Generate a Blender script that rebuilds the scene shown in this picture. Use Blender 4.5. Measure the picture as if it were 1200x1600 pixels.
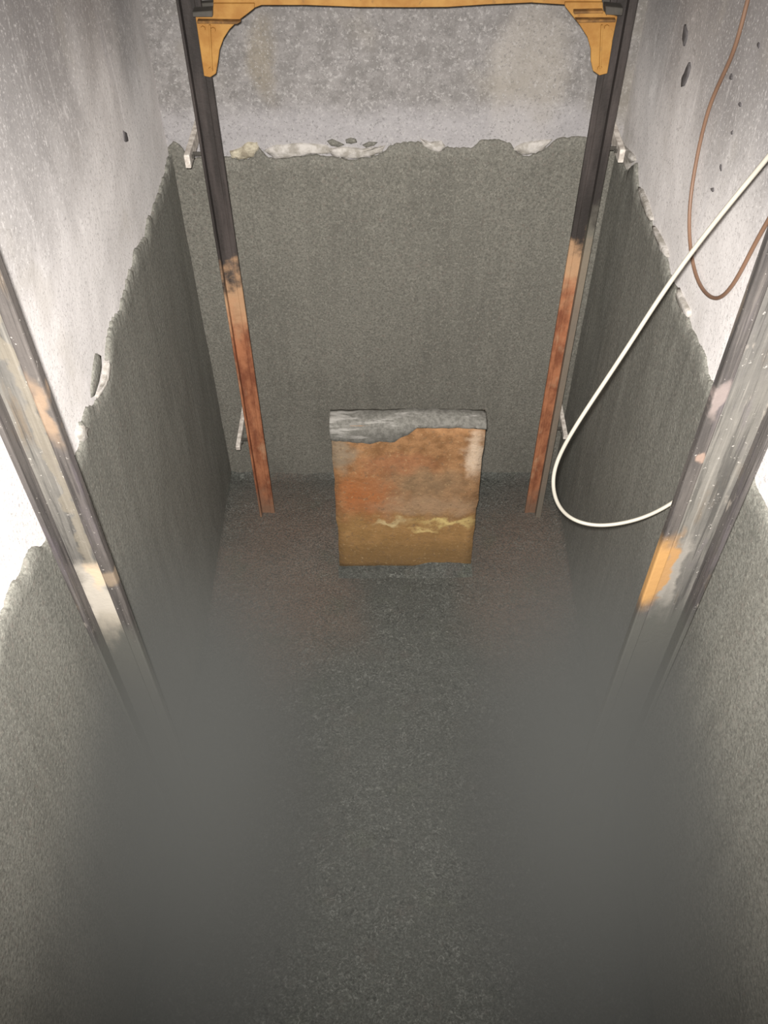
import bpy, bmesh, math, random
from mathutils import Vector, noise as mnoise

random.seed(7)
scene = bpy.context.scene
for o in list(bpy.data.objects):
    bpy.data.objects.remove(o)
C = scene.collection

# ------------------------------------------------------------------ scale of the shaft (metres)
D = 3.3                       # camera to rear wall
FLOOR_DROP = 1.034 * D        # camera above pit floor
CAM_Z = FLOOR_DROP            # pit floor is z = 0
XL, XR, YB, YF = -0.255 * D, 0.262 * D, D, 0.06 * D
F_PX, CX, CY = 1410.0, 610.0, 800.0
PITCH = math.radians(48.4)

# ------------------------------------------------------------------ camera
cam_data = bpy.data.cameras.new('camera')
cam = bpy.data.objects.new('camera', cam_data)
C.objects.link(cam)
cam.location = (0, 0, CAM_Z)
cam.rotation_euler = (math.pi / 2 - PITCH, 0, 0)
cam_data.sensor_fit = 'AUTO'
cam_data.sensor_width = 36
cam_data.lens = F_PX / 1600 * 36
cam_data.shift_x = -10 / 1600
cam_data.clip_start = 0.02
scene.camera = cam

# ------------------------------------------------------------------ world, lamp, exposure
world = bpy.data.worlds.new('shaft_air')
scene.world = world
world.use_nodes = True
bg = world.node_tree.nodes['Background']
bg.inputs[0].default_value = (0.95, 0.97, 1.0, 1)
bg.inputs[1].default_value = 0.05

lamp_data = bpy.data.lights.new('hand_lamp', 'SPOT')
lamp = bpy.data.objects.new('hand_lamp', lamp_data)
C.objects.link(lamp)
lamp.location = (-0.02, 0.0, CAM_Z + 0.05)
lamp_aim = Vector((0.0, 0.80 * D, CAM_Z - 0.82 * D))
lamp.rotation_euler = (lamp_aim - lamp.location).to_track_quat('-Z', 'Y').to_euler()
lamp_data.energy = 1060
lamp_data.color = (1.0, 0.965, 0.93)
lamp_data.spot_size = math.radians(89)
lamp_data.spot_blend = 1.0
lamp_data.shadow_soft_size = 0.02

scene.view_settings.view_transform = 'Standard'
scene.view_settings.look = 'None'
scene.view_settings.gamma = 1
scene.view_settings.use_curve_mapping = False
scene.view_settings.exposure = 0.0


HAZE_SCATTER, HAZE_ABSORB = 0.66, 1.40          # per metre, where the haze is thickest


# ------------------------------------------------------------------ measuring helper: a sight line meets a real plane
def sight(px, py):
    u, v = (px - CX) / F_PX, (CY - py) / F_PX
    return Vector((u, math.cos(PITCH) + v * math.sin(PITCH), -math.sin(PITCH) + v * math.cos(PITCH)))


def on_y(px, py, y):
    d = sight(px, py)
    return Vector((0, 0, CAM_Z)) + d * (y / d.y)


def on_x(px, py, x):
    d = sight(px, py)
    return Vector((0, 0, CAM_Z)) + d * (x / d.x)


# ------------------------------------------------------------------ object helpers
def link_mesh(name, bm, mat, parent=None, smooth=True):
    me = bpy.data.meshes.new(name)
    bmesh.ops.recalc_face_normals(bm, faces=bm.faces[:])
    bm.to_mesh(me)
    bm.free()
    if smooth:
        for p in me.polygons:
            p.use_smooth = True
    me.materials.append(mat)
    o = bpy.data.objects.new(name, me)
    C.objects.link(o)
    if parent is not None:
        o.parent = parent
    return o


def raw_mesh(name, verts, faces, mat, parent=None, smooth=True):
    me = bpy.data.meshes.new(name)
    me.from_pydata([tuple(v) for v in verts], [], faces)
    me.update()
    bm = bmesh.new()
    bm.from_mesh(me)
    bpy.data.meshes.remove(me)
    return link_mesh(name, bm, mat, parent, smooth)


def thing(name, label, cat, loc, group=None):
    o = bpy.data.objects.new(name, None)
    C.objects.link(o)
    o.location = loc
    o.empty_display_size = 0.1
    o['label'] = label
    o['category'] = cat
    if group:
        o['group'] = group
    return o


def structure(o):
    o['kind'] = 'structure'
    return o


def box_bm(bm, x0, x1, y0, y1, z0, z1, bevel=0.0, seg=2):
    r = bmesh.ops.create_cube(bm, size=1)
    for v in r['verts']:
        v.co = Vector(((x0 + x1) / 2 + v.co.x * (x1 - x0), (y0 + y1) / 2 + v.co.y * (y1 - y0),
                       (z0 + z1) / 2 + v.co.z * (z1 - z0)))
    if bevel > 0:
        es = list({e for v in r['verts'] for e in v.link_edges})
        bmesh.ops.bevel(bm, geom=es, offset=bevel, segments=seg, affect='EDGES', profile=0.5)
    return bm


def box(name, mat, parent, x0, x1, y0, y1, z0, z1, bevel=0.002):
    return link_mesh(name, box_bm(bmesh.new(), min(x0, x1), max(x0, x1), y0, y1, z0, z1, bevel), mat, parent, False)


def plate(name, outline, y0, y1, mat, parent, bevel=0.0015):
    """an outline of (x, z) given real thickness along y"""
    bm = bmesh.new()
    vs = [bm.verts.new((x, y0, z)) for x, z in outline]
    f = bm.faces.new(vs)
    r = bmesh.ops.extrude_face_region(bm, geom=[f])
    for g in r['geom']:
        if isinstance(g, bmesh.types.BMVert):
            g.co.y = y1
    bmesh.ops.recalc_face_normals(bm, faces=bm.faces[:])
    if bevel:
        es = [e for e in bm.edges if len(e.link_faces) == 2 and e.calc_face_angle(0) > 0.6]
        bmesh.ops.bevel(bm, geom=es, offset=bevel, segments=1, affect='EDGES')
    return link_mesh(name, bm, mat, parent, False)


def smooth01(a, b, x):
    t = max(0.0, min(1.0, (x - a) / (b - a)))
    return t * t * (3 - 2 * t)


def interp(pts, s):
    if s <= pts[0][0]:
        return pts[0][1]
    for (a, za), (b, zb) in zip(pts, pts[1:]):
        if s <= b:
            return za + (zb - za) * (s - a) / max(1e-6, b - a)
    return pts[-1][1]


def fbm(p, o=4):
    return mnoise.fractal(p, 1.0, 2.0, o)


# ------------------------------------------------------------------ node helper
class Mat:
    def __init__(self, name, rough=0.85, metal=0.0, spec=0.3):
        self.m = bpy.data.materials.new(name)
        self.m.use_nodes = True
        self.t = self.m.node_tree
        self.b = self.t.nodes['Principled BSDF']
        self.b.inputs['Roughness'].default_value = rough
        self.b.inputs['Metallic'].default_value = metal
        self.b.inputs['Specular IOR Level'].default_value = spec
        self.co = self.t.nodes.new('ShaderNodeTexCoord').outputs['Object']

    def n(self, typ, **kw):
        nd = self.t.nodes.new(typ)
        for k, v in kw.items():
            setattr(nd, k, v)
        return nd

    def put(self, sock, v):
        if isinstance(v, bpy.types.NodeSocket):
            self.t.links.new(v, sock)
        elif isinstance(v, (tuple, list)):
            sock.default_value = v if len(v) == len(sock.default_value) else (*v, 1)
        else:
            sock.default_value = v

    def math(self, op, a, b=0.0, clamp=False):
        nd = self.n('ShaderNodeMath', operation=op, use_clamp=clamp)
        self.put(nd.inputs[0], a)
        self.put(nd.inputs[1], b)
        return nd.outputs[0]

    def scaled(self, sc, off=(0, 0, 0), co=None):
        nd = self.n('ShaderNodeMapping')
        self.put(nd.inputs[0], co or self.co)
        nd.inputs['Location'].default_value = off
        nd.inputs['Scale'].default_value = sc
        return nd.outputs[0]

    def noise(self, scale, detail=5, rough=0.6, co=None, stretch=None, dist=0.0):
        nd = self.n('ShaderNodeTexNoise')
        self.put(nd.inputs['Vector'], self.scaled(stretch, co=co) if stretch else (co or self.co))
        nd.inputs['Scale'].default_value = scale
        nd.inputs['Detail'].default_value = detail
        nd.inputs['Roughness'].default_value = rough
        nd.inputs['Distortion'].default_value = dist
        return nd.outputs[0]

    def noise_vec(self, scale, amount):
        nd = self.n('ShaderNodeTexNoise')
        self.put(nd.inputs['Vector'], self.co)
        nd.inputs['Scale'].default_value = scale
        nd.inputs['Detail'].default_value = 5
        s = self.n('ShaderNodeVectorMath', operation='SUBTRACT')
        self.put(s.inputs[0], nd.outputs['Color'])
        s.inputs[1].default_value = (0.5, 0.5, 0.5)
        m = self.n('ShaderNodeVectorMath', operation='SCALE')
        self.put(m.inputs[0], s.outputs[0])
        m.inputs['Scale'].default_value = amount
        a = self.n('ShaderNodeVectorMath', operation='ADD')
        self.put(a.inputs[0], self.co)
        self.put(a.inputs[1], m.outputs[0])
        return a.outputs[0]

    def rng(self, v, a, b, lo=0.0, hi=1.0):
        nd = self.n('ShaderNodeMapRange', interpolation_type='SMOOTHSTEP')
        self.put(nd.inputs[0], v)
        for i, x in enumerate((a, b, lo, hi)):
            nd.inputs[1 + i].default_value = x
        return nd.outputs[0]

    def mix(self, f, a, b, mode='MIX'):
        nd = self.n('ShaderNodeMix', data_type='RGBA', blend_type=mode)
        self.put(nd.inputs[0], f)
        self.put(nd.inputs[6], a)
        self.put(nd.inputs[7], b)
        return nd.outputs[2]

    def axis(self, k, co=None):
        nd = self.n('ShaderNodeSeparateXYZ')
        self.put(nd.inputs[0], co or self.co)
        return nd.outputs[k]

    def blob(self, c, r, co=None, soft=0.5):
        """1 inside an ellipsoid at c with radii r, with a soft rim"""
        s = self.n('ShaderNodeVectorMath', operation='SUBTRACT')
        self.put(s.inputs[0], co or self.co)
        s.inputs[1].default_value = c
        d = self.n('ShaderNodeVectorMath', operation='DIVIDE')
        self.put(d.inputs[0], s.outputs[0])
        d.inputs[1].default_value = r
        ln = self.n('ShaderNodeVectorMath', operation='LENGTH')
        self.put(ln.inputs[0], d.outputs[0])
        return self.rng(ln.outputs['Value'], 1 + soft, 1 - soft)

    def bump(self, h, strength=0.3, dist=0.01):
        nd = self.n('ShaderNodeBump')
        nd.inputs['Strength'].default_value = strength
        nd.inputs['Distance'].default_value = dist
        self.put(nd.inputs['Height'], h)
        self.put(self.b.inputs['Normal'], nd.outputs[0])

    def color(self, c):
        self.put(self.b.inputs['Base Color'], c)
        return self.m


# ------------------------------------------------------------------ materials
SLURRY = (0.168, 0.164, 0.142)


def slurry_material(name, floor=False, base=SLURRY):
    m = Mat(name, rough=0.8, spec=0.25)
    c = m.mix(m.rng(m.noise(2.2, 4, 0.6), 0.3, 0.7), [x * 0.88 for x in base], [x * 1.1 for x in base])
    if floor:
        w = m.noise_vec(2.5, 0.45)
        # rust-brown sediment to either side of the upright block
        brown = m.math('MAXIMUM', m.blob((-0.50, 2.66, 0), (0.34, 0.55, 0.6), w),
                       m.blob((0.62, 2.62, 0), (0.27, 0.52, 0.6), w))
        c = m.mix(m.math('MULTIPLY', brown, 0.8), c, (0.135, 0.090, 0.066))
        c = m.mix(m.math('MULTIPLY', m.blob((-0.38, 2.72, 0), (0.16, 0.14, 0.5), w, 0.8), 0.5), c, (0.150, 0.122, 0.10))
        gt = m.noise(5, 3, 0.6)
        c = m.mix(m.rng(gt, 0.55, 0.72, 0, 0.4), c, (0.075, 0.082, 0.055))
        c = m.mix(m.rng(m.noise(6.5, 3, 0.6, stretch=(1, 1.1, 1)), 0.56, 0.72, 0, 0.4), c, (0.088, 0.072, 0.062))
        ck = m.noise(50, 4, 0.62, dist=1.8)
        sel = m.rng(m.noise(4.5, 3, 0.6), 0.38, 0.58, 0.30, 0.75)
        sel = m.math('MULTIPLY', sel, m.math('SUBTRACT', 1.0, m.math('MULTIPLY', brown, 0.5)))
        c = m.mix(m.math('MULTIPLY', m.rng(ck, 0.47, 0.36), sel), c, (0.014, 0.015, 0.013))
        c = m.mix(m.math('MULTIPLY', m.rng(ck, 0.53, 0.66), sel), c, (0.20, 0.203, 0.182))
    else:
        streak = m.noise(16, 5, 0.65, stretch=(1, 1, 0.10))
        c = m.mix(m.rng(streak, 0.35, 0.72, 0, 0.55), c, [x * 1.28 for x in base])
        c = m.mix(m.rng(m.noise(9, 3, 0.6, stretch=(1, 1, 0.16)), 0.6, 0.75, 0, 0.35), c, [x * 0.6 for x in base])
    grain = m.noise(120, 3, 0.75)
    c = m.mix(m.rng(grain, 0.55, 0.40, 0.0, 0.75), c, [x * 0.60 for x in base])
    c = m.mix(m.rng(m.noise(105, 3, 0.75, stretch=(1.1, 1.2, 0.9)), 0.52, 0.66, 0, 0.7), c, [x * 1.6 for x in base])
    c = m.mix(m.rng(m.noise(60, 3, 0.7, stretch=(1.05, 1.2, 0.9)), 0.55, 0.7, 0, 0.35), c, (base[0] * 1.15, base[1] * 0.95, base[2] * 0.95))
    if floor:
        h = m.math('ADD', m.noise(55, 4, 0.6, dist=1.6), m.math('MULTIPLY', m.noise(9, 3), 1.4))
        m.bump(h, 0.6, 0.014)
    else:
        h = m.math('ADD', m.noise(60, 3, 0.6), m.math('MULTIPLY', m.noise(22, 4, 0.6, stretch=(1, 1, 0.12)), 1.0))
        m.bump(h, 0.35, 0.006)
    return m.color(c)


M_SLURRY_WALL = slurry_material('grey_waterproof_slurry')
M_SLURRY_BACK = slurry_material('grey_waterproof_slurry_smooth', base=(0.130, 0.124, 0.105))
m = Mat('smeared_slurry_with_lime_streaks', rough=0.85, spec=0.2)
st = m.noise(9, 5, 0.65, stretch=(0.55, 2.2, 2.6))
c = m.mix(m.rng(m.noise(60, 3, 0.7), 0.35, 0.65), (0.105, 0.10, 0.088), (0.165, 0.158, 0.14))
c = m.mix(m.rng(st, 0.52, 0.66, 0, 0.75), c, (0.33, 0.315, 0.29))
m.bump(m.noise(40, 4), 0.3, 0.006)
M_CAP = m.color(c)
M_FLOOR = slurry_material('grey_slurry_floor', floor=True, base=(0.070, 0.072, 0.063))


def concrete_material(name, mottled):
    m = Mat(name, rough=0.9, spec=0.2)
    hi, lo = (0.56, 0.535, 0.52), (0.36, 0.34, 0.33)
    if mottled:
        a = m.rng(m.noise(21, 6, 0.7), 0.38, 0.62)
        c = m.mix(a, (0.165, 0.155, 0.147), (0.225, 0.212, 0.203))
        c = m.mix(m.rng(m.noise(48, 4, 0.7), 0.56, 0.68, 0, 0.65), c, (0.36, 0.345, 0.33))
        c = m.mix(m.rng(m.noise(30, 4, 0.6), 0.60, 0.72, 0, 0.5), c, (0.11, 0.103, 0.103))
        w = m.noise_vec(6, 0.12)
        c = m.mix(m.math('MULTIPLY', m.blob((-0.44, YB, 2.10), (0.05, 0.5, 0.14), w), 0.4), c, (0.24, 0.20, 0.135))
        c = m.mix(m.math('MULTIPLY', m.blob((0.50, YB, 2.02), (0.13, 0.5, 0.32), w, 0.3), 0.5), c, (0.34, 0.31, 0.27))
        # lime-white band just above the coating, greyer higher up
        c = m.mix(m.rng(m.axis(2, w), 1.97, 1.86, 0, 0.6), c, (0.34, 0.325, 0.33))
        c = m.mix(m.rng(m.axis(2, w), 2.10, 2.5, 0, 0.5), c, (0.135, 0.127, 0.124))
    else:
        a = m.rng(m.noise(3.2, 6, 0.62, stretch=(1, 1.1, 0.55)), 0.34, 0.66)
        c = m.mix(a, lo, hi)
        c = m.mix(m.rng(m.noise(7, 5, 0.6, stretch=(1, 1.4, 0.2)), 0.55, 0.75, 0, 0.5), c, (0.36, 0.35, 0.37))
        c = m.mix(m.rng(m.noise(26, 5, 0.65, stretch=(1, 1, 0.4)), 0.56, 0.7, 0, 0.6), c, (0.80, 0.77, 0.75))
        c = m.mix(m.rng(m.noise(21, 3, 0.5), 0.70, 0.76, 0, 0.5), c, (0.22, 0.20, 0.19))
        # thin upright trowel scratches; lamp brightness painted in, lighter low down, greyer high up
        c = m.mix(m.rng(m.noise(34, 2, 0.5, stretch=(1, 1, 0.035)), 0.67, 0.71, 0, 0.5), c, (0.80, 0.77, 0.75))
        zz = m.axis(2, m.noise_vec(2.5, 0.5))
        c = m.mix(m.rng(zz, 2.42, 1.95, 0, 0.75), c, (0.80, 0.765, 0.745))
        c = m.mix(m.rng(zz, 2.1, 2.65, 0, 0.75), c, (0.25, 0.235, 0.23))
    c = m.mix(m.rng(m.noise(115, 3, 0.75), 0.53, 0.68, 0, 0.6), c, (0.105, 0.10, 0.096) if mottled else (0.26, 0.245, 0.235))
    c = m.mix(m.rng(m.noise(100, 3, 0.75, stretch=(1.1, 1.15, 0.95)), 0.54, 0.68, 0, 0.6), c, (0.38, 0.365, 0.35) if mottled else (0.82, 0.79, 0.77))
    c = m.mix(m.rng(m.noise(2.6, 3, 0.6), 0.55, 0.72, 0, 0.35), c, (0.22, 0.195, 0.15) if mottled else (0.42, 0.385, 0.33))
    h = m.math('ADD', m.noise(45, 5, 0.65), m.math('MULTIPLY', m.noise(12, 3, 0.5), 0.5))
    m.bump(h, 0.3 if mottled else 0.2, 0.006)
    return m.color(c)


M_CONC_BACK = concrete_material('mottled_bare_concrete', True)
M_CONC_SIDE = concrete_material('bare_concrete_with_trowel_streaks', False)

m = Mat('lime_white_plaster', rough=0.9, spec=0.2)
M_PLASTER = m.color(m.mix(m.rng(m.noise(30, 5, 0.6), 0.35, 0.65), (0.25, 0.23, 0.20), (0.42, 0.395, 0.365)))
m.bump(m.noise(45, 4), 0.5, 0.01)
m = Mat('cream_plaster', rough=0.9, spec=0.2)
M_CREAM = m.color(m.mix(m.rng(m.noise(34, 5, 0.6), 0.35, 0.65), (0.22, 0.19, 0.14), (0.42, 0.38, 0.29)))
m.bump(m.noise(45, 4), 0.6, 0.01)

m = Mat('painted_hole_shade', rough=0.95, spec=0.1)
M_HOLE_SHADE = m.color(m.mix(m.noise(30), (0.05, 0.045, 0.045), (0.15, 0.14, 0.14)))  # dark colour stands in for the shade inside gouges and pock marks


def back_rail_material(name, rust_z, coated=False):
    """dark oiled steel; rusted below the old water mark at rust_z; local z = height above the floor"""
    m = Mat(name, rough=0.65, metal=0.0, spec=0.35)
    z = m.math('ADD', m.axis(2), m.math('MULTIPLY', m.math('SUBTRACT', m.noise(9, 5, 0.6), 0.5), 0.5))
    dark = m.mix(m.rng(m.noise(14, 5, 0.65, stretch=(1, 1, 0.12)), 0.4, 0.7), (0.022, 0.018, 0.016), (0.058, 0.047, 0.043))
    rust = m.mix(m.rng(m.noise(24, 5, 0.65, stretch=(1, 1, 0.35)), 0.35, 0.65), (0.155, 0.052, 0.025), (0.31, 0.125, 0.060))
    rust = m.mix(m.rng(m.noise(11, 4, 0.6, stretch=(1, 1, 0.5)), 0.55, 0.7, 0, 0.7), rust, (0.36, 0.22, 0.13))
    c = m.mix(m.rng(z, rust_z + 0.10, rust_z - 0.10), dark, rust)
    # sandy band at the water mark, muddy foot
    band = m.math('MULTIPLY', m.rng(z, rust_z - 0.26, rust_z - 0.05), m.rng(z, rust_z + 0.12, rust_z))
    c = m.mix(m.math('MULTIPLY', band, 0.75), c, (0.40, 0.25, 0.14))
    c = m.mix(m.rng(z, 0.22, 0.02, 0, 0.75), c, (0.16, 0.10, 0.065))
    if coated:
        c = m.mix(m.rng(z, 1.78, 1.55, 0, 0.85), c, (0.135, 0.125, 0.10))
    m.bump(m.noise(70, 4), 0.4, 0.003)
    return m.color(c)


def front_rail_material(name, base_lo, base_hi, blobs=(), foot=1.25):
    """scuffed grey steel, slurry splashed up its foot"""
    m = Mat(name, rough=0.6, metal=0.15, spec=0.4)
    a = m.rng(m.noise(5, 6, 0.65, stretch=(1.3, 1.3, 0.22)), 0.36, 0.66)
    c = m.mix(a, base_lo, base_hi)
    c = m.mix(m.rng(m.noise(16, 5, 0.6, stretch=(1, 1, 0.25)), 0.58, 0.72, 0, 0.6), c, (0.14, 0.105, 0.07))
    c = m.mix(m.rng(m.noise(28, 4, 0.6, stretch=(1, 1, 0.3)), 0.64, 0.72, 0, 0.75), c, (0.28, 0.25, 0.215))
    fine = m.noise(55, 4, 0.7, stretch=(1.6, 1.6, 0.05))
    c = m.mix(m.rng(fine, 0.50, 0.36, 0, 0.65), c, [x * 0.45 for x in base_lo])
    c = m.mix(m.rng(fine, 0.54, 0.68, 0, 0.55), c, [x * 1.55 for x in base_hi])
    c = m.mix(m.rng(m.noise(90, 3, 0.7), 0.66, 0.72, 0, 0.8), c, (0.45, 0.42, 0.38))
    c = m.mix(m.rng(m.noise(7, 4, 0.6, stretch=(2, 2, 0.4)), 0.56, 0.68, 0, 0.5), c, (0.10, 0.085, 0.095))
    w = m.noise_vec(14, 0.09)
    for ctr, rad, col, f in blobs:
        c = m.mix(m.math('MULTIPLY', m.blob(ctr, rad, w, 0.35), f), c, col)
    z = m.math('ADD', m.axis(2), m.math('MULTIPLY', m.math('SUBTRACT', m.noise(22, 4, 0.6, stretch=(1, 1, 0.3)), 0.5), 0.25))
    c = m.mix(m.rng(z, foot + 0.27, foot + 0.10), c, (0.085, 0.084, 0.074))
    m.bump(m.noise(60, 4), 0.3, 0.003)
    return m.color(c)


m = Mat('ochre_paint', rough=0.6, spec=0.35)
c = m.mix(m.rng(m.noise(14, 5, 0.6), 0.35, 0.65), (0.27, 0.125, 0.026), (0.34, 0.180, 0.045))
c = m.mix(m.rng(m.noise(30, 5, 0.6), 0.62, 0.72, 0, 0.6), c, (0.15, 0.08, 0.026))
m.bump(m.noise(50, 4), 0.3, 0.003)
M_OCHRE = m.color(c)
m = Mat('ochre_paint_dirty', rough=0.65, spec=0.3)
M_OCHRE_DIRTY = m.color(m.mix(m.rng(m.noise(22, 5, 0.6), 0.4, 0.62), (0.11, 0.055, 0.018), (0.25, 0.125, 0.035)))
m = Mat('dark_greasy_steel', rough=0.55, metal=0.2, spec=0.4)
M_DARK = m.color(m.mix(m.noise(25), (0.03, 0.028, 0.025), (0.10, 0.09, 0.075)))
m = Mat('pale_painted_bracket', rough=0.7, spec=0.3)
M_BRACKET = m.color(m.mix(m.rng(m.noise(40, 4), 0.35, 0.65), (0.36, 0.32, 0.28), (0.62, 0.57, 0.51)))
m = Mat('white_cable_sheath', rough=0.45, spec=0.5)
M_CABLE = m.color(m.mix(m.noise(18, 3), (0.30, 0.28, 0.235), (0.40, 0.375, 0.32)))
m = Mat('brown_wire_sheath', rough=0.5, spec=0.4)
M_WIRE = m.color(m.mix(m.noise(10, 3), (0.12, 0.066, 0.042), (0.21, 0.125, 0.08)))

# rust-stained block: local x across its face, z up, origin at the centre of its foot
m = Mat('rust_stained_block', rough=0.85, spec=0.2)
w = m.noise_vec(15, 0.17)
c = m.mix(m.rng(m.noise(13, 6, 0.65), 0.35, 0.65), (0.165, 0.082, 0.034), (0.30, 0.158, 0.072))
c = m.mix(m.math('MULTIPLY', m.blob((-0.17, 0, 0.50), (0.13, 0.6, 0.13), w, 0.6), 0.85), c, (0.311, 0.108, 0.036))
c = m.mix(m.math('MULTIPLY', m.blob((-0.03, 0, 0.70), (0.15, 0.6, 0.06), w, 0.7), 0.5), c, (0.296, 0.119, 0.059))
c = m.mix(m.math('MULTIPLY', m.blob((0.08, 0, 0.57), (0.2, 0.6, 0.09), w, 0.7), 0.5), c, (0.21, 0.155, 0.095))
c = m.mix(m.math('MULTIPLY', m.blob((0.10, 0, 0.43), (0.24, 0.6, 0.06), w, 0.6), 0.65), c, (0.30, 0.205, 0.125))
c = m.mix(m.math('MULTIPLY', m.rng(m.axis(2, w), 0.42, 0.30), 0.62), c, (0.285, 0.168, 0.058))
c = m.mix(m.math('MULTIPLY', m.rng(m.axis(2, w), 0.26, 0.06), 0.8), c, (0.163, 0.095, 0.036))
c = m.mix(m.blob((0.19, 0, 0.325), (0.11, 0.6, 0.020), w, 0.9), c, (0.52, 0.392, 0.158))
c = m.mix(m.blob((0.08, 0, 0.275), (0.05, 0.6, 0.014), w, 0.7), c, (0.518, 0.378, 0.158))
c = m.mix(m.math('MULTIPLY', m.blob((-0.07, 0, 0.325), (0.06, 0.6, 0.018), w, 0.8), 0.9), c, (0.488, 0.378, 0.198))
c = m.mix(m.math('MULTIPLY', m.blob((0.285, 0, 0.76), (0.045, 0.6, 0.11), w, 0.6), 0.95), c, (0.503, 0.385, 0.277))
c = m.mix(m.math('MULTIPLY', m.blob((-0.28, 0, 0.77), (0.05, 0.6, 0.10), w, 0.6), 0.8), c, (0.222, 0.178, 0.125))
c = m.mix(m.rng(m.noise(42, 5, 0.75), 0.53, 0.66, 0, 0.6), c, (0.141, 0.091, 0.053))
c = m.mix(m.rng(m.noise(55, 5, 0.75, stretch=(1.1, 1, 1)), 0.56, 0.68, 0, 0.55), c, (0.407, 0.280, 0.145))
m.bump(m.math('ADD', m.noise(45, 5), m.noise(14, 4)), 0.4, 0.008)
M_BLOCK = m.color(c)


# ------------------------------------------------------------------ floor: flat pit bottom, coved to the walls
def floor_z(x, y):
    r = 0.05 + 0.20 * smooth01(0.72 * D, 0.5 * D, y)
    cove = 0.0
    for d in (x - XL, XR - x):
        if d < r:
            cove += r - math.sqrt(max(0.0, r * r - (r - max(d, 0)) ** 2))
    db = YB - y
    if db < 0.06:
        cove += 0.6 * (0.06 - math.sqrt(max(0.0, 0.0036 - (0.06 - max(db, 0)) ** 2)))
    return 0.85 * cove + 0.006 * fbm(Vector((x * 3, y * 3, 1.7)))


nx, ny = 120, 210
vs, fs = [], []
for j in range(ny + 1):
    for i in range(nx + 1):
        x = XL + (XR - XL) * i / nx
        y = YF + (YB - YF) * j / ny
        vs.append((x, y, floor_z(x, y)))
for j in range(ny):
    for i in range(nx):
        a = j * (nx + 1) + i
        fs.append((a, a + 1, a + nx + 2, a + nx + 1))
floor = structure(raw_mesh('floor', vs, fs, M_FLOOR))
floor['label'] = 'dark grey slurry-coated pit floor with rust-brown stains'

# ------------------------------------------------------------------ bare concrete walls
TOP = CAM_Z + 0.9


def wall(name, to3d, s0, s1, z0, z1, mat, dents=(), rough=0.004, step=0.03):
    ns, nz = int((s1 - s0) / step), int((z1 - z0) / step)
    v, f = [], []
    for j in range(nz + 1):
        for i in range(ns + 1):
            s, z = s0 + (s1 - s0) * i / ns, z0 + (z1 - z0) * j / nz
            d = rough * fbm(Vector((s * 4, z * 4, 3.1)))
            v.append(to3d(s, z, d))
    for j in range(nz):
        for i in range(ns):
            a = j * (ns + 1) + i
            f.append((a, a + 1, a + ns + 2, a + ns + 1))
    return structure(raw_mesh(name, v, f, mat))


wall_back = wall('wall_back', lambda s, z, d: (s, YB + d, z), XL - 0.03, XR + 0.03, -0.02, TOP, M_CONC_BACK)
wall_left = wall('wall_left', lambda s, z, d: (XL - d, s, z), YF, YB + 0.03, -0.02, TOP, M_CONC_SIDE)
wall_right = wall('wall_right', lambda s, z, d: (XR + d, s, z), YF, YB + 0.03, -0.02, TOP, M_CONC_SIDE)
wall_front = wall('wall_front', lambda s, z, d: (s, YF - d, z), XL, XR, -0.02, 1.75, M_SLURRY_WALL)


# ------------------------------------------------------------------ slurry coats: a layer with real thickness and a ragged top edge
def coat(name, to3d, pts, s0, s1, mat, parent, thick=0.010, step=0.008, jag=0.012, seed=0.0, islands=()):
    pts = sorted(pts)
    n = int((s1 - s0) / step)
    rows = 36
    v, f = [], []
    per = rows + 3
    for i in range(n + 1):
        s = s0 + (s1 - s0) * i / n
        top = interp(pts, s) + jag * fbm(Vector((s * 14, seed, 0.3)), 5) + 0.5 * jag * mnoise.noise(Vector((s * 70, seed, 9)))
        for j in range(rows + 1):
            z = (top - 0.004) * (j / rows)
            t = thick + 0.003 * fbm(Vector((s * 5, z * 2.2, seed + 4)))
            v.append(to3d(s, z, t))
        v.append(to3d(s, top, thick * 0.45))
        v.append(to3d(s, top + 0.001, -0.012))
    for i in range(n):
        for j in range(per - 1):
            a = i * per + j
            f.append((a, a + per, a + per + 1, a + 1))
    for poly in islands:
        cs = sum(p[0] for p in poly) / len(poly)
        cz = sum(p[1] for p in poly) / len(poly)
        base = len(v)
        k = len(poly)
        for sc, t in ((1.0, -0.012), (1.0, 0.004), (0.75, 0.008)):
            for s, z in poly:
                v.append(to3d(cs + (s - cs) * sc, cz + (z - cz) * sc, t))
        v.append(to3d(cs, cz, 0.009))
        for r in range(2):
            for q in range(k):
                f.append((base + r * k + q, base + r * k + (q + 1) % k, base + (r + 1) * k + (q + 1) % k, base + (r + 1) * k + q))
        for q in range(k):
            f.append((base + 2 * k + q, base + 2 * k + (q + 1) % k, base + 3 * k))
    return raw_mesh(name, v, f, mat, parent)


def back_sz(px, py):
    p = on_y(px, py, YB)
    return (p.x, p.z)


def left_sz(px, py):
    p = on_x(px, py, XL)
    return (p.y, p.z)


def right_sz(px, py):
    p = on_x(px, py, XR)
    return (p.y, p.z)


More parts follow.
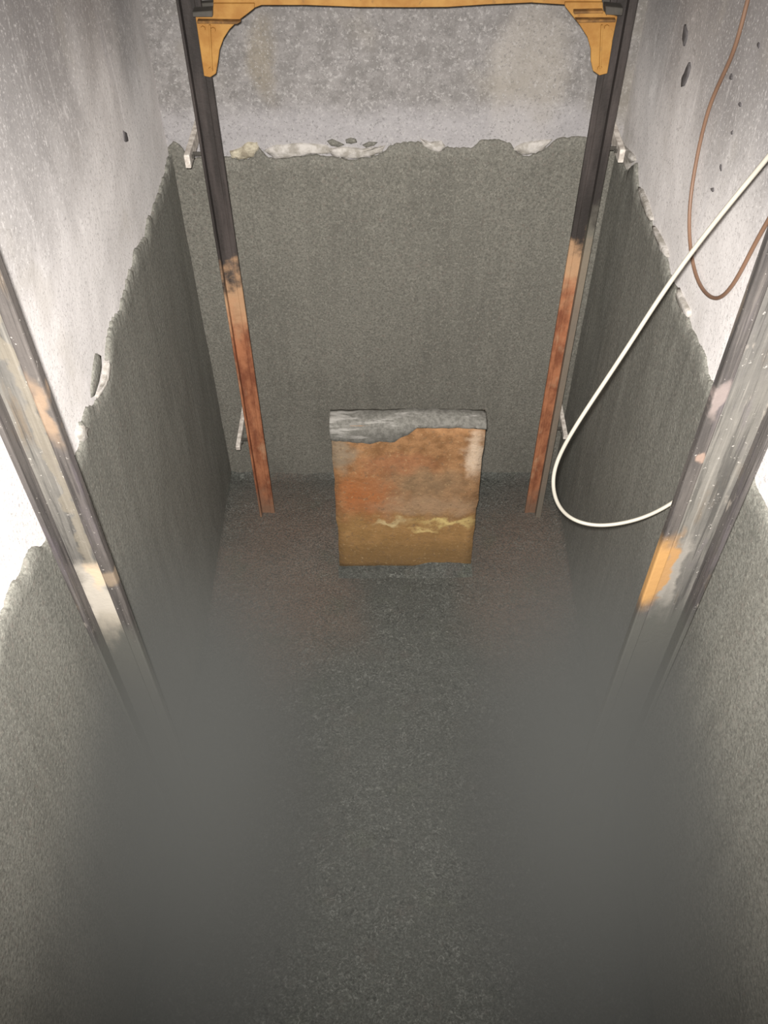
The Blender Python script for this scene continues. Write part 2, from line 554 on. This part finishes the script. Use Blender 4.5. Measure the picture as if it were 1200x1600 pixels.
back_edge = [back_sz(*q) for q in [
    (262, 230), (272, 217), (280, 223), (288, 233), (295, 250), (310, 243), (318, 247), (355, 245), (373, 249), (390, 246),
    (405, 230), (417, 245), (433, 248), (453, 246), (473, 243), (490, 238), (507, 243), (523, 245), (535, 248), (560, 246),
    (587, 245), (603, 235), (610, 227), (640, 222), (653, 220), (673, 233), (690, 235), (698, 227), (712, 232), (737, 230),
    (753, 218), (780, 220), (798, 224), (806, 238), (827, 242), (847, 235), (863, 223), (880, 215), (903, 210), (917, 213),
    (935, 220), (950, 227), (967, 236)]]
left_edge = [left_sz(*q) for q in [
    (268, 228), (262, 250), (248, 300), (230, 345), (228, 363), (213, 385), (205, 415), (201, 433), (190, 460), (185, 485),
    (172, 500), (167, 533), (163, 577), (161, 593), (147, 627), (132, 640), (120, 660), (127, 680),
    (67, 847), (50, 852), (38, 872), (17, 913), (2, 953)]]
right_edge = [right_sz(*q) for q in [
    (972, 235), (980, 266), (986, 262), (996, 254), (1000, 292), (1010, 320), (1017, 345), (1032, 375), (1045, 405), (1047, 425),
    (1060, 450), (1061, 465), (1072, 490), (1085, 517), (1097, 547), (1107, 575), (1115, 602), (1167, 722), (1185, 757), (1195, 790)]]

coat('slurry_coat', lambda s, z, t: (s, YB - t, z), back_edge, XL, XR, M_SLURRY_BACK, wall_back, seed=1.0, jag=0.010,
     islands=[[back_sz(*q) for q in ((511, 220), (519, 217), (530, 222), (538, 226), (528, 229), (517, 227))],
              [back_sz(*q) for q in ((540, 218), (548, 215), (556, 217), (558, 222), (549, 224), (541, 223))],
              [back_sz(*q) for q in ((566, 226), (577, 221), (590, 222), (584, 227), (572, 230))]])
coat('slurry_coat', lambda s, z, t: (XL + t, s, z), left_edge, YF, YB, M_SLURRY_WALL, wall_left, seed=5.0, jag=0.018,
     islands=[[left_sz(*q) for q in ((149, 552), (156, 556), (157, 570), (152, 598), (146, 618), (140, 622), (139, 608), (143, 580))]])
coat('slurry_coat', lambda s, z, t: (XR - t, s, z), right_edge, YF, YB, M_SLURRY_WALL, wall_right, seed=8.0, jag=0.014)


# plaster lips and flakes standing proud along the edge of the coats
def flake(to3d, poly, mat, parent, t=0.018, name='plaster_flake'):
    fine = []
    for (a, b) in zip(poly, poly[1:] + poly[:1]):
        for k in range(3):
            u = k / 3
            s, z = a[0] + (b[0] - a[0]) * u, a[1] + (b[1] - a[1]) * u
            fine.append((s + 0.005 * mnoise.noise(Vector((s * 60, z * 60, 1))), z + 0.005 * mnoise.noise(Vector((s * 60, z * 60, 7)))))
    cs, cz = sum(p[0] for p in fine) / len(fine), sum(p[1] for p in fine) / len(fine)
    v, f, k = [], [], len(fine)
    for sc, d in ((1.0, -0.012), (0.98, t * 0.6), (0.72, t)):
        v += [to3d(cs + (s - cs) * sc, cz + (z - cz) * sc, d + 0.003 * mnoise.noise(Vector((s * 40, z * 40, 3)))) for s, z in fine]
    v.append(to3d(cs, cz, t))
    for r in range(2):
        f += [(r * k + q, r * k + (q + 1) % k, (r + 1) * k + (q + 1) % k, (r + 1) * k + q) for q in range(k)]
    f += [(2 * k + q, 2 * k + (q + 1) % k, 3 * k) for q in range(k)]
    return raw_mesh(name, v, f, mat, parent)


B3 = lambda s, z, t: (s, YB - t, z)
L3 = lambda s, z, t: (XL + t, s, z)
R3 = lambda s, z, t: (XR - t, s, z)
for poly, mt in [
        ([(358, 236), (372, 232), (388, 222), (402, 222), (405, 232), (398, 243), (380, 248), (362, 246)], M_CREAM),
        ([(412, 234), (432, 226), (470, 224), (512, 226), (520, 238), (500, 238), (480, 240), (448, 246), (428, 247)], M_PLASTER),
        ([(510, 231), (540, 229), (566, 232), (590, 229), (602, 226), (598, 236), (580, 243), (560, 246), (538, 247), (518, 242)], M_PLASTER),
        ([(655, 216), (672, 222), (690, 220), (696, 228), (686, 236), (670, 233), (660, 226)], M_PLASTER),
        ([(800, 232), (815, 224), (845, 218), (862, 218), (852, 231), (838, 239), (815, 241)], M_PLASTER)]:
    flake(B3, [back_sz(*q) for q in poly], mt, wall_back, t=0.013)
for poly in [
        [(957, 186), (966, 210), (976, 228), (986, 236), (994, 250), (986, 256), (982, 267), (975, 248), (966, 226), (958, 204)],
        [(1000, 292), (1005, 296), (1016, 322), (1022, 344), (1018, 346), (1008, 320)],
        [(1022, 350), (1032, 366), (1044, 392), (1046, 402), (1040, 394), (1028, 370)],
        [(1062, 450), (1070, 466), (1080, 488), (1078, 496), (1068, 482), (1060, 464)]]:
    flake(R3, [right_sz(*q) for q in poly], M_PLASTER, wall_right, t=0.014)
for poly in [
        [(165, 560), (169, 565), (166, 592), (156, 610), (148, 624), (147, 618), (158, 598)],
        [(124, 662), (132, 668), (131, 684), (126, 692), (118, 676)]]:
    flake(L3, [left_sz(*q) for q in poly], M_PLASTER, wall_left, t=0.014)
# gouges in the bare right wall: thin raised patches, shade of the pits painted dark
for poly in [
        [(1071, 38), (1074, 48), (1073, 60), (1069, 72), (1067, 62), (1068, 48)],
        [(1077, 98), (1079, 104), (1076, 118), (1070, 134), (1065, 136), (1065, 122), (1071, 110)]]:
    flake(R3, [right_sz(*q) for q in poly], M_HOLE_SHADE, wall_right, t=0.004, name='gouge')
for px, py in ((1186, 71), (1157, 164), (1144, 207), (1127, 262), (1114, 296), (1143, 120)):
    flake(R3, [right_sz(px + a, py + b) for a, b in ((0, -5), (2, -2), (2, 3), (0, 5), (-2, 2), (-2, -2))], M_HOLE_SHADE, wall_right, t=0.003, name='pock_mark')
for poly in [[(252, 142), (258, 150), (258, 168), (254, 174), (249, 160)], [(192, 204), (198, 208), (200, 220), (195, 222)]]:
    flake(L3, [left_sz(*q) for q in poly], M_HOLE_SHADE, wall_left, t=0.003, name='pock_mark')


# ------------------------------------------------------------------ haze settled low in the front of the pit
bm = box_bm(bmesh.new(), XL + 0.03, XR - 0.03, YF + 0.03, 0.70 * D, 0.03, 0.52 * D)
hm = bpy.data.materials.new('dusty_haze')
hm.use_nodes = True
ht = hm.node_tree
ht.nodes.remove(ht.nodes['Principled BSDF'])
hv = ht.nodes.new('ShaderNodeVolumeScatter')
ha = ht.nodes.new('ShaderNodeVolumeAbsorption')
hadd = ht.nodes.new('ShaderNodeAddShader')
ht.links.new(hv.outputs[0], hadd.inputs[0])
ht.links.new(ha.outputs[0], hadd.inputs[1])
ht.links.new(hadd.outputs[0], ht.nodes['Material Output'].inputs['Volume'])
hco = ht.nodes.new('ShaderNodeTexCoord')
hsep = ht.nodes.new('ShaderNodeSeparateXYZ')
ht.links.new(hco.outputs['Object'], hsep.inputs[0])


def hrange(k, a, b):
    nd = ht.nodes.new('ShaderNodeMapRange')
    nd.interpolation_type = 'SMOOTHSTEP'
    ht.links.new(hsep.outputs[k], nd.inputs[0])
    nd.inputs[1].default_value, nd.inputs[2].default_value = a, b
    return nd.outputs[0]


def hmath(op, a, b):
    nd = ht.nodes.new('ShaderNodeMath')
    nd.operation = op
    for i, x in enumerate((a, b)):
        if isinstance(x, bpy.types.NodeSocket):
            ht.links.new(x, nd.inputs[i])
        else:
            nd.inputs[i].default_value = x
    return nd.outputs[0]


hd = hmath('MULTIPLY', hmath('MULTIPLY', hrange(1, 0.60 * D, 0.42 * D), hmath('ADD', hmath('MULTIPLY', hrange(1, 0.10 * D, 0.36 * D), 0.75), 0.25)),
           hrange(2, 0.46 * D, 0.34 * D))
habs = hmath('ABSOLUTE', hsep.outputs[0], 0.0)
hx = ht.nodes.new('ShaderNodeMapRange')
hx.interpolation_type = 'SMOOTHSTEP'
ht.links.new(habs, hx.inputs[0])
for i, x in enumerate((0.045 * D, 0.205 * D, 0.10, 1.0)):
    hx.inputs[1 + i].default_value = x
hd = hmath('MULTIPLY', hd, hx.outputs[0])
ht.links.new(hmath('MULTIPLY', hd, HAZE_SCATTER), hv.inputs['Density'])
ht.links.new(hmath('MULTIPLY', hd, HAZE_ABSORB), ha.inputs['Density'])
hv.inputs['Color'].default_value = (0.96, 0.98, 0.90, 1)
hv.inputs['Anisotropy'].default_value = 0.0
ha.inputs['Color'].default_value = (0.0, 0.0, 0.0, 1)
haze = link_mesh('haze', bm, hm, None, False)
haze['kind'] = 'stuff'
haze['label'] = 'dull grey dusty haze settled low over the front of the pit'
haze['category'] = 'haze'

# ------------------------------------------------------------------ guide rails
def t_rail(root, sgn, x_flange, x_nose, half, z0, z1, mats, t_fl, t_web, head_len, t_head, cy=0.0):
    """T-section with its web pointing to the shaft centre; local coordinates from the foot; sgn=+1 when the web points to +x"""
    fl, wb, hd = mats
    box('flange', fl, root, x_flange, x_flange + sgn * t_fl, cy - half, cy + half, z0, z1, 0.0025)
    box('web', wb, root, x_flange + sgn * t_fl * 0.9, x_nose - sgn * head_len * 0.9, cy - t_web / 2, cy + t_web / 2, z0, z1, 0.0015)
    box('head', hd, root, x_nose - sgn * head_len, x_nose, cy - t_head / 2, cy + t_head / 2, z0, z1, 0.004)


def bolt(name, mat, parent, x, y, z, r, h, axis='y', sgn=-1):
    bm = bmesh.new()
    bmesh.ops.create_cone(bm, cap_ends=True, segments=6, radius1=r, radius2=r * 0.92, depth=h)
    for v in bm.verts:
        if axis == 'y':
            v.co = Vector((v.co.x + x, y + sgn * (v.co.z + h / 2), v.co.y + z))
        else:
            v.co = Vector((x + sgn * (v.co.z + h / 2), v.co.x + y, v.co.y + z))
    return link_mesh(name, bm, mat, parent, False)


RAIL_TOP = CAM_Z + 0.8
Y_REAR = 0.918 * D


def rear_rail(label, sgn, x_fl, x_no, rust_z, x_arm, levels, t_fl=0.009, coated=False):
    root = thing('guide_rail', label, 'rail', (x_fl, Y_REAR, 0), 'narrow rails by the back wall')
    mt = back_rail_material('oiled_and_rusted_rail_steel', rust_z)
    t_rail(root, sgn, 0, x_no - x_fl, 0.036, -0.03, RAIL_TOP,
           (back_rail_material('slurry_splashed_flange', rust_z, True) if coated else mt, mt, mt), t_fl, 0.010, 0.022, 0.016)
    for z in levels:                                   # wall brackets: a flat arm to the rear wall and a clip across the flange
        xa = x_arm - x_fl
        br = box('rail_bracket', M_BRACKET, root, xa - 0.010, xa + 0.010, -0.020, YB - Y_REAR + 0.005, z - (0.013 if z < 1 else 0.024), z + (0.013 if z < 1 else 0.024), 0.003)
        box('clip', M_DARK, br, min(xa, 0.0), max(xa, 0.0), 0.036, 0.044, z - 0.006, z + 0.006, 0.001)
        bolt('bolt', M_DARK, br, xa + sgn * 0.010, 0.02, z, 0.008, 0.008, axis='x', sgn=sgn)
    return root


Z_LOW, Z_HIGH = (1.034 - 0.892) * D, (1.034 - 0.4687) * D
rear_rail('dark narrow steel rail at left of the back wall, rusty red below', 1, -0.1985 * D, -0.177 * D,
          on_y(365, 455, Y_REAR).z, -0.2150 * D, (Z_LOW, Z_HIGH))
rear_rail('dark narrow steel rail at right of the back wall, rusty orange below', -1, 0.2290 * D, 0.2055 * D,
          on_y(905, 400, Y_REAR).z, 0.2440 * D, (Z_LOW + 0.07, Z_HIGH + 0.02), 0.026, True)


def front_rail(label, sgn, x_fl, x_no, y, blobs_web, blobs_head, foot):
    root = thing('guide_rail', label, 'rail', (x_fl, y, 0), 'thick rails by the side walls')
    fl = front_rail_material('scuffed_rail_flange', (0.05, 0.045, 0.044), (0.10, 0.09, 0.083), (), foot)
    wb = front_rail_material('scuffed_rail_web', (0.095, 0.09, 0.083), (0.16, 0.15, 0.132), blobs_web, foot)
    hd = front_rail_material('scuffed_rail_head', (0.042, 0.038, 0.036), (0.09, 0.08, 0.073), blobs_head, foot)
    z0 = -0.03
    t_rail(root, sgn, 0, x_no - x_fl, 0.050, z0, RAIL_TOP, (fl, wb, hd), 0.012, 0.014, 0.030, 0.026)
    return root


yl, yr = 0.410 * D, 0.427 * D
front_rail('thick grey steel rail by the left wall with a whitewashed smear near its foot', 1, -0.235 * D, -0.2035 * D, yl,
           (((0.062, 0, 2.2), (0.012, 0.3, 0.9), (0.19, 0.165, 0.125), 0.6), ((0.045, 0, 1.56), (0.045, 0.3, 0.14), (0.44, 0.40, 0.34), 0.9), ((0.06, 0, 1.66), (0.02, 0.3, 0.05), (0.52, 0.40, 0.28), 0.9),
            ((0.05, 0, 1.40), (0.05, 0.3, 0.12), (0.30, 0.265, 0.21), 0.7)),
           (((0.09, 0, 1.66), (0.03, 0.3, 0.03), (0.24, 0.185, 0.13), 0.8), ((0.08, 0, 2.20), (0.02, 0.3, 0.08), (0.24, 0.17, 0.115), 0.9)),
           1.245)
front_rail('thick grey steel rail by the right wall with an orange patch near its foot', -1, 0.240 * D, 0.1995 * D, yr,
           (((-0.100, 0, 1.60), (0.022, 0.3, 0.135), (0.36, 0.205, 0.085), 0.95), ((-0.070, 0, 1.58), (0.016, 0.3, 0.15), (0.26, 0.24, 0.21), 0.85)),
           (((-0.12, 0, 1.60), (0.05, 0.3, 0.135), (0.40, 0.225, 0.085), 1.0), ((-0.115, 0, 2.02), (0.012, 0.3, 0.018), (0.26, 0.185, 0.145), 0.9), ((-0.115, 0, 2.18), (0.014, 0.3, 0.05), (0.22, 0.18, 0.165), 0.8)),
           1.27)

# ------------------------------------------------------------------ ochre counterweight frame between the rear rails
Y_CW = Y_REAR - 0.030


def cw(px, py):
    p = on_y(px, py, Y_CW)
    return (p.x, p.z)


zb = cw(640, 12)[1]
cw_root = thing('counterweight_frame', 'ochre painted steel frame with curved corner gussets hung between the two back rails', 'frame',
                (0.035, Y_CW, zb))


def loc(pts):
    return [(x - 0.035, z - zb) for x, z in (cw(*q) for q in pts)]


ox = [p[0] for p in loc([(335, 5), (640, 12), (941, 5)])]
H = 0.26
plate('bottom_beam', loc([(333, 14), (333, 0)]) + [(ox[0], H), (ox[2], H)] +
      loc([(941, 0), (941, 12), (880, 8), (830, 5), (760, 8), (700, 12), (640, 12.5), (560, 12), (480, 9), (408, 9), (380, 20)]),
      0.004, 0.075, M_OCHRE, cw_root)
gl = loc([(306, 24), (312, 65), (317, 100), (319.5, 117), (329, 119), (338, 113), (341, 95), (343.5, 76), (350, 58), (359, 44),
          (372, 31), (388, 19), (398, 11), (398, 4), (334, 4), (333, 18), (322, 22)])
gr = loc([(964, 24), (957, 58), (952, 90), (948, 113), (936, 116), (926, 109), (922.5, 94), (922.5, 75), (917, 56), (905, 37),
          (893, 22), (882, 8), (882, 2), (941, 2), (942, 16), (952, 20)])
plate('gusset', gl, -0.010, 0.002, M_OCHRE, cw_root)
plate('gusset', gr, -0.010, 0.002, M_OCHRE, cw_root)
for pts in ([(310, 27), (310, 31), (372, 32), (378, 28)], [(960, 25), (959, 29), (902, 30), (897, 25)],
            [(895, 12), (895, 16), (940, 15), (940, 11)]):
    plate('stiffener', loc(pts), -0.030, -0.009, M_OCHRE_DIRTY, cw_root, 0.001)
# upright lip running down the middle of each gusset
plate('rib', loc([(327, 36), (330, 36), (333, 104), (330, 104)]), -0.018, -0.009, M_OCHRE, cw_root, 0.001)
plate('rib', loc([(938, 36), (941, 36), (938, 104), (935, 104)]), -0.018, -0.009, M_OCHRE, cw_root, 0.001)
for px, py in ((318, 42), (334, 44), (330, 106), (950, 20), (947, 40), (936, 104)):
    x, z = loc([(px, py)])[0]
    bolt('bolt', M_OCHRE, cw_root, x, -0.010, z, 0.008, 0.006)
for pts in ([(302, 14), (303, 22), (334, 22), (334, 12), (320, 13)], [(972, 8), (970, 20), (944, 18), (944, 5)]):
    shoe = plate('guide_shoe', loc(pts), -0.026, 0.017, M_DARK, cw_root, 0.002)
    plate('rear_cheek', loc(pts), 0.043, 0.070, M_DARK, shoe, 0.002)
for x in (ox[0] + 0.03, ox[2] - 0.03):                  # uprights of the frame, going on up the shaft
    box('upright', M_OCHRE, cw_root, x - 0.03, x + 0.03, 0.006, 0.072, 0.05, CAM_Z + 0.7 - zb)

# ------------------------------------------------------------------ rust-stained block standing between the rear rails
bx0, bx1 = -0.0735 * D, 0.1165 * D
by0, by1 = 0.812 * D, 0.838 * D
bh = 0.279 * D
bcx = (bx0 + bx1) / 2
hw = (bx1 - bx0) / 2
blk = thing('pit_block', 'rust-stained orange brown upright block on the pit floor with grey slurry smeared over its top', 'block', (bcx, by0, 0))
bm = bmesh.new()
box_bm(bm, -hw, hw, 0.0, by1 - by0, -0.03, bh)
bmesh.ops.subdivide_edges(bm, edges=bm.edges[:], cuts=14, use_grid_fill=True)
for v in bm.verts:
    k = Vector((v.co.x * 9, v.co.y * 9, v.co.z * 9))
    v.co += 0.006 * Vector((fbm(k), fbm(k + Vector((5, 2, 1))), 0.4 * fbm(k + Vector((1, 9, 4)))))
link_mesh('slab', bm, M_BLOCK, blk)
# slurry cap: over the top edge and sagging down the face, further on the left
v, f = [], []
N = 70
thk = by1 - by0


def drip(u):
    return interp([(0, 0.085), (0.1, 0.095), (0.25, 0.105), (0.42, 0.09), (0.5, 0.055), (0.56, 0.012), (0.75, 0.008), (0.9, 0.012), (1, 0.02)], u) \
        + 0.006 * fbm(Vector((u * 14, 3, 1)))


def crown(u):
    return interp([(0, 0.002), (0.15, 0.004), (0.35, 0.01), (0.55, 0.02), (0.8, 0.016), (1, 0.0)], u) + 0.004 + 0.005 * fbm(Vector((u * 10, 7, 2)))


for i in range(N + 1):
    u = i / N
    x = -hw - 0.004 + (2 * hw + 0.008) * u
    cr, dr = crown(u), drip(u)
    prof = [(thk + 0.004, bh - 0.04), (thk + 0.005, bh + 0.4 * cr), (thk * 0.8, bh + 0.006 + cr), (thk * 0.5, bh + 0.008 + cr),
            (thk * 0.2, bh + 0.007 + 0.7 * cr), (0.002, bh + 0.004 + 0.2 * cr), (-0.008, bh - 0.008), (-0.008, bh - 0.5 * dr), (-0.007, bh - 0.85 * dr), (0.001, bh - dr)]
    for y, z in prof:
        v.append((x, y + 0.002 * mnoise.noise(Vector((x * 30, z * 30, 2))), z + 0.004 * mnoise.noise(Vector((x * 22, y * 40, 5)))))
P = 10
for i in range(N):
    for j in range(P - 1):
        a = i * P + j
        f.append((a, a + 1, a + P + 1, a + P))
f.append(tuple(range(P)))
f.append(tuple(range(N * P, N * P + P)))
cap = raw_mesh('slurry_cap', v, f, M_CAP, blk)
cap['label'] = 'grey slurry smeared over the top edge'
# slurry lapping up the foot of the face
v, f = [], []
for i in range(N + 1):
    u = i / N
    x = -hw - 0.005 + (2 * hw + 0.01) * u
    lap = interp([(0, 0.004), (0.3, 0.006), (0.55, 0.010), (0.68, 0.035), (0.85, 0.034), (1, 0.022)], u) + 0.004 * fbm(Vector((u * 13, 2, 6)))
    for y, z in ((0.01, lap), (-0.010, lap * 0.9), (-0.022, lap * 0.5), (-0.06, 0.004), (-0.10, -0.02)):
        v.append((x, y, z))
for i in range(N):
    for j in range(4):
        a = i * 5 + j
        f.append((a, a + 1, a + 6, a + 5))
raw_mesh('slurry_lap', v, f, M_FLOOR, blk)


# ------------------------------------------------------------------ cables
def tube(name, pts, r, mat, label, cat):
    cu = bpy.data.curves.new(name, 'CURVE')
    cu.dimensions = '3D'
    sp = cu.splines.new('NURBS')
    sp.points.add(len(pts) - 1)
    for q, p in zip(sp.points, pts):
        q.co = (*p, 1)
    sp.order_u = 4
    sp.use_endpoint_u = True
    sp.resolution_u = 10
    cu.bevel_depth = r
    cu.bevel_resolution = 4
    cu.use_fill_caps = True
    tmp = bpy.data.objects.new(name, cu)
    C.objects.link(tmp)
    dg = bpy.context.evaluated_depsgraph_get()
    me = bpy.data.meshes.new_from_object(tmp.evaluated_get(dg))
    bpy.data.objects.remove(tmp)
    me.name = name
    me.materials.clear()
    me.materials.append(mat)
    for p in me.polygons:
        p.use_smooth = True
    o = bpy.data.objects.new(name, me)
    C.objects.link(o)
    o['label'] = label
    o['category'] = cat
    return o


white = []
for px, py, yy in [(1262, 172, 0.500), (1230, 208, 0.510), (1200, 246, 0.520), (1140, 318, 0.530), (1080, 394, 0.540), (1030, 465, 0.545), (985, 536, 0.545),
                   (940, 604, 0.545), (900, 664, 0.54), (872, 713, 0.54), (862, 750, 0.535), (868, 786, 0.53), (890, 812, 0.53), (930, 823, 0.525),
                   (975, 818, 0.52), (1015, 806, 0.52), (1053, 785, 0.52), (1075, 768, 0.525), (1100, 745, 0.535)]:
    white.append(on_y(px, py, yy * D))
tube('cable', white, 0.0055, M_CABLE, 'stiff off-white cable hanging in a wide loop in front of the right wall', 'cable')
brown = [on_x(px, py, XR - 0.012) for px, py in
         [(1180, -45), (1174, -20), (1168, 0), (1158, 42), (1145, 86), (1126, 125), (1108, 165), (1094, 220), (1086, 262), (1079, 305), (1076, 350),
          (1079, 395), (1087, 432), (1100, 458), (1122, 472), (1146, 446), (1165, 410), (1184, 372), (1202, 342), (1230, 290)]]
tube('wire', brown, 0.0052, M_WIRE, 'thin brown wire looping down the bare upper right wall', 'wire')
